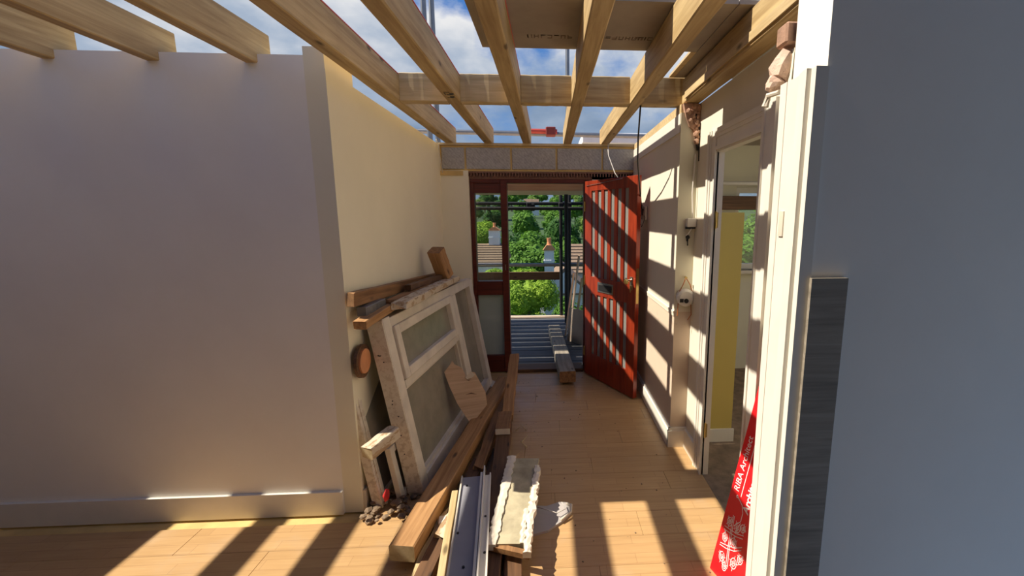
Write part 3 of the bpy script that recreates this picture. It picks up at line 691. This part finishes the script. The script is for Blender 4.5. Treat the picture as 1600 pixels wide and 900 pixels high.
# rubble heap at wall foot, dust and crumbs
rb = MB(); rr = random.Random(31)
for i in range(60):
    rock(rb, (rr.uniform(-1.06,-.80), rr.uniform(2.22,2.55), rr.uniform(.004,.05)), rr.uniform(.008,.028), i+50, (1,1,.6))
tag(rb.build('rubble_heap', M['rubble']), 'small heap of brown rubble at the foot of the leaning frames', 'rubble', kind='stuff')
rb = MB()
for i in range(170):
    x = rr.uniform(-.75,.8); y_ = rr.uniform(1.75,4.4)
    if rr.random() < .55: x = rr.uniform(-.75,-.1)
    rock(rb, (x,y_,.003), rr.uniform(.002,.0065), i+200, (1,1,.6))
tag(rb.build('floor_crumbs', M['rubble']), 'scattered crumbs of plaster and dirt on the wooden floor', 'crumbs', kind='stuff')
ds = MB()
for i in range(26):
    x = rr.uniform(-.62,-.15); y_ = rr.uniform(1.9,3.3); a = rr.uniform(0,3.14); l_ = rr.uniform(.03,.10)
    ds.tube([(x,y_,.012),(x+l_*math.cos(a),y_+l_*math.sin(a),.02+rr.uniform(0,.03))], [.006,.002], 5)
tag(ds.build('wood_splinters', M['pine_fresh']), 'loose wood splinters scattered around the timber pile', 'splinters', kind='stuff')

# ================================================================== WALL FITTINGS ON THE RIGHT PIER
jb = thing('junction_box', 'white square cable box hanging from the pier beside the side doorway', 'junction box', (.965,2.93,1.645))
MB().box(-.032,.032,-.03,.012,-.028,.03).bevel(.004).build('cover', M['plastic'], jb)
MB().box(-.036,.028,-.022,.006,-.042,-.026).bevel(.003).build('back_plate', M['black'], jb)
MB().tube([(-.0,-.02,-.04),(-.02,-.03,-.07),(-.035,-.02,-.085)], .003, 6).tube([(.01,-.01,.03),(.0,-.008,.20),(.012,-.006,.45)], .0045, 6).build('cable', M['plastic'], jb)
kb = MB().box(.944,.954,2.93,2.944,1.52,1.555).tube([(.949,2.935,1.55),(.949,2.925,1.545)], .014, 10).tube([(.949,2.93,1.52),(.949,2.925,1.49)], .004,6)
tag(kb.build('wall_hook', M['steel']), 'small dark hook screwed to the pier below the cable box', 'hook')
cr_ = thing('ceiling_rose', 'white round fitting hung on orange wires on the pier', 'ceiling rose', (.945,2.915,1.13))
MB().tube([(0,.022,0),(0,-.01,0),(0,-.022,0)], [.062,.062,.045], 20).build('disc', M['plastic'], cr_, smooth=False)
MB().tube([(0,-.022,-.02),(0,-.028,-.02)], .016, 12).box(-.045,-.02,-.026,-.022,-.03,-.005).build('terminal', M['black'], cr_)
for pts_ in ([(-.05,-.0,.03),(-.02,.0,.09),(0,.005,.14)],[(.05,-.0,.03),(.03,.0,.09),(0,.005,.14)],[(-.05,0,-.04),(-.052,0,-.13)],[(.04,0,-.04),(.045,-.005,-.12),(.02,-.005,-.16)]): MB().tube(pts_, .0033, 6).build('wire', M['wirered'], cr_)
MB().tube([(0,.02,.14),(0,-.004,.14)], .008, 8).build('peg', M['brass'], cr_)
sb = thing('wire_tangle', 'tangle of dark loose wires on the white wall by the red door', 'wires', (.87,3.98,1.72))
MB().box(-.012,.008,-.10,.04,-.06,.06).bevel(.003).build('back_box', M['whitewall'], sb)
rr = random.Random(77)
for k in range(8):
    p = Vector((-.015, rr.uniform(-.08,.05), rr.uniform(-.03,.05))); pts=[p.copy()]
    for j in range(4): p = p+Vector((rr.uniform(-.02,.01), rr.uniform(-.04,.04), rr.uniform(-.05,.03))); p.x=min(p.x,-.012); pts.append(p.copy())
    MB().tube(pts, .003, 5).build('wire', M['black'], sb)
cb = MB().tube([(.62,3.02,2.425),(.645,3.2,2.25),(.685,3.4,2.11),(.77,3.7,1.92),(.84,3.95,1.78),(.86,4.0,1.72)], .006, 8)
tag(cb.build('black_cable', M['black'], smooth=True), 'black cable hanging from the roof down the white wall', 'cable')
tag(MB().tube([(.60,4.50,2.42),(.605,4.48,2.30),(.66,4.40,2.12),(.69,4.35,2.06)], .0045, 8).build('thin_cable', M['plastic'], smooth=True), 'thin pale cable hanging over the block course to the red door', 'cable')
tag(MB().tube([(.985,2.93,2.40),(.975,2.93,2.20),(.99,2.93,2.12)], .008, 8).tube([(.965,2.93,2.36),(.995,2.925,2.26),(1.0,2.92,2.05)],.006,8).build('black_flex', M['black'], smooth=True), 'short black flex dangling from the broken top of the pier', 'cable')
tag(MB().tube([(-1.06,4.35,2.415),(-1.05,4.38,2.38),(-1.06,4.45,2.30),(-1.05,4.5,2.12)], .004, 6).build('pale_wire', M['plastic'], smooth=True), 'thin pale wire at the head of the cream wall corner', 'wire')
tag(MB().box(-1.086,-1.078,3.95,4.02,1.33,1.40).bevel(.002).build('blank_plate', M['cream']), 'small cream blanking plate on the left wall', 'plate')

# ================================================================== OUTSIDE: SCAFFOLD
def scaffold_platform(label, z, ys, x0, x1, mat, gap, th=.035, w_=.225, jit=0, seed=1):
    rn = random.Random(seed)
    t = thing('scaffold_platform', label, 'platform', ((x0+x1)/2, ys[0], z-th))
    y_ = ys[0]; 
    while y_ < ys[1]-.05:
        c = min(y_+w_, ys[1])
        o = bx(x0-(x0+x1)/2, x1-(x0+x1)/2, y_-ys[0]+.0, c-ys[0]-(gap*rn.uniform(.5,1.5) if gap < .015 else rn.choice((.001,.016,.018,.026))), 0, th).bevel(.003).build('scaffold_board', mat, t)
        o.location.z = rn.uniform(-jit, 0)
        y_ += w_
    return t
scaffold_platform('grey scaffold board deck just outside the front doorway', -.03, (4.80,7.30), -1.9, 2.0, M['board'], .012, seed=2)
tag(bx(-3.6,2.4,4.92,4.945,1.975,2.09).bevel(.003).build('edge_board', M['upboard']), 'pale pinkish board along the near edge of the upper scaffold deck', 'board')
plk = tag(bx(-1.9,2.0,7.31,7.52,-.065,-.02).bevel(.003).build('edge_plank', M['upboard']), 'pale pinkish plank along the far edge of the deck', 'plank')
scaffold_platform('upper scaffold deck of pale boards seen above the doorway', 2.075, (4.95,7.20), -3.6, 2.4, M['upboard'], .020, seed=5)
def pole(p0, p1, label, name='scaffold_pole', mat='steel', r=.030):
    return tag(MB().tube([p0,p1], r, 12).build(name, M[mat], smooth=False), label, 'scaffold pole', 'scaffold poles outside the doorway')
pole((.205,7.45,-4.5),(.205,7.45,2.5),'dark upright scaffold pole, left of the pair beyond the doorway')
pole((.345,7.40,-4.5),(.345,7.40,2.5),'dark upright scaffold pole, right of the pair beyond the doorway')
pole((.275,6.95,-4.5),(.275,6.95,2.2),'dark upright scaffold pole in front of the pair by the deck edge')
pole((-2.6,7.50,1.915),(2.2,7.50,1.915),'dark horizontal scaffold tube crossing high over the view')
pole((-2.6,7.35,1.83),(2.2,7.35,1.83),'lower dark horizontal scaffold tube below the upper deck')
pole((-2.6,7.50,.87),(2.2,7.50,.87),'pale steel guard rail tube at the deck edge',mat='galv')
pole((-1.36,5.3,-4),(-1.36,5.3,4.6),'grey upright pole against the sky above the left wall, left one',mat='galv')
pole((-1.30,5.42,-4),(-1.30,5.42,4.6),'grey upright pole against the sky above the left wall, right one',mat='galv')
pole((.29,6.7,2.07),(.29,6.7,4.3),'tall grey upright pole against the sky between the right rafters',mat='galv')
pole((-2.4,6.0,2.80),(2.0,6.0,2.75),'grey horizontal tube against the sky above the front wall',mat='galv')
rp = tag(MB().tube([(-.22,5.95,2.80),(.12,5.95,2.795)], .030, 12).build('red_tube_end', M['redpaint']), 'red painted tube length beside the red coupler above the front wall', 'scaffold tube')
cp = MB().box(-.03,.10,5.90,6.04,2.74,2.85).bevel(.01); tag(cp.build('red_coupler', plain('dark_red_coupler',(.22,.03,.02),.5)), 'dark red coupler clamped on the horizontal tube above the front wall', 'coupler')
for i,(x,y_,z) in enumerate(((-.33,7.42,1.87),(-.27,7.42,1.85),(.205,7.42,1.87),(.345,7.42,1.87))):
    tag(MB().box(x-.04,x+.04,y_-.07,y_+.07,z-.06,z+.06).bevel(.012).build('tube_coupler', M['steel']), ('steel coupler on the high tube, left one','steel coupler on the high tube, second from left','steel coupler on the high tube at the left upright','steel coupler on the high tube at the right upright')[i], 'coupler', 'couplers on the high tube')
tag(bx(-2.4,.19,7.54,7.58,.60,.74).bevel(.004).build('toe_board', M['dark']), 'dark timber guard board below the rail at the deck edge', 'board')
# beam lying over the threshold
tag(timber('weathered_beam', (.175,4.16,.036),(.062,6.35,-.025), .165,.115, M['grey'], seed=81, endmat=M['old']), 'weathered square beam lying across the threshold out on to the deck', 'timber')
# sheets and planks leaning outside
lb = MB().prism([(.245,5.90,-.028),(.46,5.60,-.028),(.50,5.60,.44),(.27,5.90,.44)], (.02,.02,0))
tag(lb.build('plasterboard_offcut', M['drywall']), 'brown grey plasterboard offcut standing right of the deck', 'plasterboard')
for i,(a,c,lab) in enumerate((((.24,6.15,-.03),(.36,6.12,.90),'pale plank leaning outside, left of the three'),((.29,6.10,-.03),(.43,6.05,1.15),'tallest pale plank leaning outside the doorway'),((.36,6.05,-.03),(.47,6.0,.84),'shorter plank leaning outside next to the door'))):
    tag(timber('leaning_plank', a, c, .05,.022, M['upboard'] if i!=2 else M['pine_fresh'], seed=90+i), lab, 'plank', 'planks leaning outside')

# ================================================================== OUTSIDE: LAND, HOUSES AND TREES
def ground(x, y_):
    pts = ((4.8,-3.0),(8,-3.4),(15,-4.6),(30,-8.5),(60,-12.0),(100,-12.5),(170,-8.5),(260,-1),(400,12),(520,16))
    for (a,za),(c,zc) in zip(pts, pts[1:]):
        if y_ <= c: z = za+(zc-za)*max(0,(y_-a))/(c-a); break
    else: z = pts[-1][1]
    return z + (noise.noise(Vector((x*.012,y_*.012,0)))*5 if y_ > 60 else 0)*min(1,(y_-60)/100)
bm = bmesh.new(); yy = [4.9,8,12,16,22,30,40,52,66,82,100,122,148,178,210,250,290,340,400,460,520]; grid=[]
for y_ in yy:
    grid.append([bm.verts.new((u*(8+y_*.95), y_, ground(u*(8+y_*.95), y_))) for u in [i/14-1 for i in range(29)]])
for A_,B_ in zip(grid, grid[1:]):
    for k in range(28): bm.faces.new((A_[k],A_[k+1],B_[k+1],B_[k]))
mb = MB(); mb.bm.free(); mb.bm = bm
struct(mb.build('ground', M['grass']))
def tree_mesh(seed, n, mat, leafs, conifer=False, tall=1.0):
    rn = random.Random(seed); mb = MB(); bm = mb.bm
    lobes = [(Vector((0,0,0)), .72)]
    for i in range(13):
        a = rn.uniform(0,6.28); e_ = rn.uniform(-.5,1.2); lobes.append((Vector((math.cos(a)*math.cos(e_),math.sin(a)*math.cos(e_),math.sin(e_)*tall))*.58, rn.uniform(.28,.48)))
    for i in range(n):
        d = Vector((rn.gauss(0,1),rn.gauss(0,1),rn.gauss(0,1))).normalized()
        if conifer:
            h = rn.random(); rad = (1-h)*.45*(.85+.2*math.sin(h*40)); a = rn.uniform(0,6.28)
            p = Vector((math.cos(a)*rad, math.sin(a)*rad, -1+h*2.4)); nrm = Vector((math.cos(a),math.sin(a),.5)).normalized()
        else:
            c, r = rn.choice(lobes); p = c + d*r*rn.uniform(.82,1.05); nrm = (d*.8+p.normalized()*.5).normalized()
        nrm = (nrm+Vector((rn.uniform(-.6,.6),rn.uniform(-.6,.6),rn.uniform(-.4,.8)))).normalized()
        a = nrm.orthogonal().normalized(); a = Matrix.Rotation(rn.uniform(0,6.28),3,nrm) @ a; b_ = nrm.cross(a); s = leafs*rn.uniform(.6,1.4)
        bm.faces.new([bm.verts.new(p+a*s), bm.verts.new(p+b_*s*.6), bm.verts.new(p-a*s), bm.verts.new(p-b_*s*.6)])
    # inner dark core gives the crown its body
    if not conifer:
        for c, r in lobes:
            t = bmesh.ops.create_icosphere(bm, subdivisions=1, radius=r*.80)
            for v_ in t['verts']: v_.co += c
    else:
        bmesh.ops.create_cone(bm, segments=8, radius1=.36, radius2=.02, depth=2.2, cap_ends=True, matrix=Matrix.Translation((0,0,.1)))
    me = bpy.data.meshes.new('crown'); bm.to_mesh(me); bm.free(); me.materials.append(mat); return me
tk = MB().tube([(0,0,-2.2),(0.03,0,-1.2),(0,.02,-.2)], [.10,.08,.05], 8); bmesh.ops.recalc_face_normals(tk.bm, faces=tk.bm.faces[:])
trunk = bpy.data.meshes.new('trunk'); tk.bm.to_mesh(trunk); tk.bm.free(); trunk.materials.append(M['bark'])
CR = {'mid': [tree_mesh(s,1500,M['leafmid'],.075) for s in (1,2)], 'dark': [tree_mesh(s,1500,M['leafdark'],.075) for s in (3,4)],
      'pale': [tree_mesh(5,1500,M['leafpale'],.075)], 'con': [tree_mesh(6,1500,M['leafdark'],.08,True)],
      'near': [tree_mesh(7,9000,M['leafbright'],.042), tree_mesh(8,9000,M['leafbright'],.042)], 'nearmid': [tree_mesh(9,7000,M['leafmid'],.05)]}
def tree(x, y_, r, kind, label, group, zc=None, rn=random, name='tree'):
    g_ = ground(x, y_)
    if zc is None: zc = g_ + r*1.45
    t = thing(name, label, 'tree', (x, y_, zc), (0,0,rn.uniform(0,6.28)), group); s = r*rn.uniform(.9,1.1)
    t.scale = (s, s, s*rn.uniform(.85,1.1)); t.empty_display_size = .1
    link('crown', rn.choice(CR[kind]), t); link('trunk', trunk, t)
    return t
rn = random.Random(8)
LB = {'mid':'round mid green broadleaf tree on the wooded hillside','dark':'dark green broadleaf tree on the wooded hillside','pale':'pale yellow green tree on the wooded hillside','con':'dark pointed conifer on the wooded hillside'}
cnt = 0; placed = []
placed += [(-5.6,37,2.2),(-1.1,33,2.8),(1.6,40,2.6),(4.4,31,2.6)]
for y_, r, sp in ((40,3.4,6.5),(52,3.8,7),(66,4.0,7.5),(84,4.4,8.5),(104,4.6,9),(128,4.8,10),(156,5,11),(188,5.2,12),(224,5.4,13),(266,5.6,14.5),(312,5.8,16),(362,6,18),(400,6.5,17),(440,6.5,17)):
    hw = y_*.30; n = int(2*hw/sp); c0 = -.06*y_
    for i in range(n+1):
        x = c0-hw+2*hw*(i+.5*(cnt%2))/max(n,1)+rn.uniform(-1.5,1.5)
        k = rn.choices(['mid','dark','pale','con'],[5,4,1.6,1.0])[0]
        bd = 'in the nearest band' if y_ < 75 else ('in the middle distance' if y_ < 170 else 'on the far ridge')
        yt = y_+rn.uniform(-.07,.07)*y_; rt = r*rn.uniform(.75,1.15)
        if any(math.hypot(x-a_, yt-b_) < (rt+c_)*.74 for a_, b_, c_ in placed): continue
        placed.append((x, yt, rt))
        tree(x, yt, rt, k, LB[k]+', '+bd, {'mid':'mid green trees on the hillside','dark':'dark broadleaf trees on the hillside','pale':'pale trees on the hillside','con':'conifers on the hillside'}[k], rn=rn)
    cnt += 1
NG = 'bright shrubs just beyond the deck'
tree(-.52,10.4,.78,'near','bright green leafy treetop just below the guard rail', NG, zc=-.18, rn=rn)
tree(-.35,9.6,.75,'near','bright leafy shrub low behind the far edge of the deck', NG, zc=-1.15, rn=rn)
tree(-1.55,11.6,.62,'near','bright yellow green treetop behind the sidelight mullion', NG, zc=-.15, rn=rn)
tree(-3.0,12.6,.75,'near','bright green treetop seen low in the sidelight glass', NG, zc=.10, rn=rn)
tree(-3.6,24,1.6,'near','yellow green tree beside the brown tiled roof in the sidelight', NG, zc=-.3+.6, rn=rn) if 0 else tree(-5.6,37,2.0,'near','yellow green tree beside the far chimney in the sidelight', NG, zc=.1, rn=rn)
tree(-1.1,35,2.6,'nearmid','broad dark green tree in the middle of the doorway view', NG, zc=-1.7, rn=rn)
tree(1.6,40,2.4,'nearmid','green tree behind the white chimney', NG, zc=-1.9, rn=rn)
tree(.75,14.5,.85,'nearmid','green shrub right of the white chimney beyond the poles', NG, zc=-1.7, rn=rn)
tree(-1.6,16,1.3,'nearmid','dark shrub behind the bright treetop', NG, zc=-1.8, rn=rn)
tree(4.4,31,2.4,'nearmid','green tree right of the scaffold uprights', NG, zc=-1.2, rn=rn)

tree(7.2,15.5,1.7,'nearmid','leafy tree filling the small window of the side room','trees behind the side room',zc=.4,rn=rn)
tree(9.6,19,2.2,'nearmid','second leafy tree behind the side room window','trees behind the side room',zc=.6,rn=rn)
def gable_house(name, label, cx, y0, wd, dp_, zb, ze, zr, wallm, roofm, chim=None, win=True, along='x'):
    t = thing(name, label, 'house', (cx, y0, zb))
    def P_(mb, n_, m_): return pc(mb, n_, m_, t)
    P_(MB().box(cx-wd/2,cx+wd/2,y0,y0+dp_,zb,ze), 'wall', wallm)
    o_ = .2
    if along == 'x':   # ridge along x, roof slope faces the camera
        P_(MB().prism([(cx-wd/2-o_,y0-o_,ze-.1),(cx-wd/2-o_,y0+dp_+o_,ze-.1),(cx-wd/2-o_,y0+dp_/2,zr)], (wd+2*o_,0,0)), 'roof', roofm)
        mbr = MB(); n_ = 9; 
        for i in range(n_):
            a = i/n_; y1 = y0-o_+(dp_/2+o_)*a; z1 = ze-.1+(zr-ze+.1)*a; mbr.box(cx-wd/2-o_, cx+wd/2+o_, y1-.02, y1+.06, z1+.0, z1+.05)
        P_(mbr, 'tile_course', roofm)
    else:
        P_(MB().prism([(cx-wd/2-o_,y0-o_,ze-.1),(cx+wd/2+o_,y0-o_,ze-.1),(cx,y0-o_,zr)], (0,dp_+2*o_,0)), 'roof', roofm)
        P_(MB().prism([(cx-wd/2,y0-.22,ze-.02),(cx+wd/2,y0-.22,ze-.02),(cx,y0-.22,zr-.15)], (0,.03,0)), 'gable', wallm)
    if win:
        for k in (-.25,.25): 
            wo = P_(MB().box(cx+k*wd-.3,cx+k*wd+.3,y0-.04,y0,(zb+ze)/2-.2,(zb+ze)/2+.6), 'window', M['white'])
            P_(MB().box(cx+k*wd-.24,cx+k*wd+.24,y0-.05,y0-.04,(zb+ze)/2-.14,(zb+ze)/2+.54), 'pane', M['black'])
    return t
def mb_child(mb, n_, m_, k): return mb.build(n_, m_, k)
def chimney(t, cx, y0, w_, zb, zt):
    k = pc(MB().box(cx-w_/2,cx+w_/2,y0,y0+w_,zb,zt).box(cx-w_/2-.03,cx+w_/2+.03,y0-.03,y0+w_+.03,zt-.5,zt-.42), 'chimney', M['render'], t)
    c = MB(); c.prism([(cx-w_/2-.06,y0-.06,zt),(cx+w_/2+.06,y0-.06,zt),(cx+.10,y0-.06,zt+.22),(cx-.10,y0-.06,zt+.22)], (0,w_+.12,0)); mb_child(c, 'cap', M['terra'], k)
    mb_child(MB().tube([(cx,y0+w_/2,zt+.2),(cx,y0+w_/2,zt+.34),(cx,y0+w_/2,zt+.5)], [.11,.08,.10], 10), 'pot', M['terra'], k)
h1 = gable_house('house', 'white walled house with a tall clay-capped chimney in the middle of the doorway', .65, 18.45, 2.1, 3, -5.5, -1.5, -.45, M['render'], M['tilebrown'], win=False, along='y')
chimney(h1, .0, 18.0, .40, -3.2, .34)
h2 = gable_house('house', 'neighbouring house with a broad brown tiled roof seen in the sidelight', -4.7, 26, 3.6, 5.0, -9, -1.0, .02, M['render'], M['tilebrown'], win=False)
chimney(h2, -3.52, 28.2, .68, -2.0, .86)
gable_house('house', 'cream house with dark roof right of the scaffold uprights', 2.5, 22.2, 2.6, 5, -6, -1.05, .2, M['render'], M['tilebrown'])
for i,(px,y_,s,lab) in enumerate(((-13.5,300,5,'small white house far up the wooded hill, left'),(-8.5,300,4,'small white house far up the wooded hill, right'))):
    gz = ground(px, y_); gable_house('far_house', lab, px, y_-14, s, 4, gz, gz+8.5, gz+10.5, M['render'], M['tilebrown'], win=False)
# pale sheeted roof edge beyond the tube at the right
tag(bx(.55, 2.6, 7.2, 9.0, 2.86, 3.02).bevel(.01).build('sheeted_roof', M['render']), 'pale sheeted scaffold roof beyond the front wall on the right', 'roof')
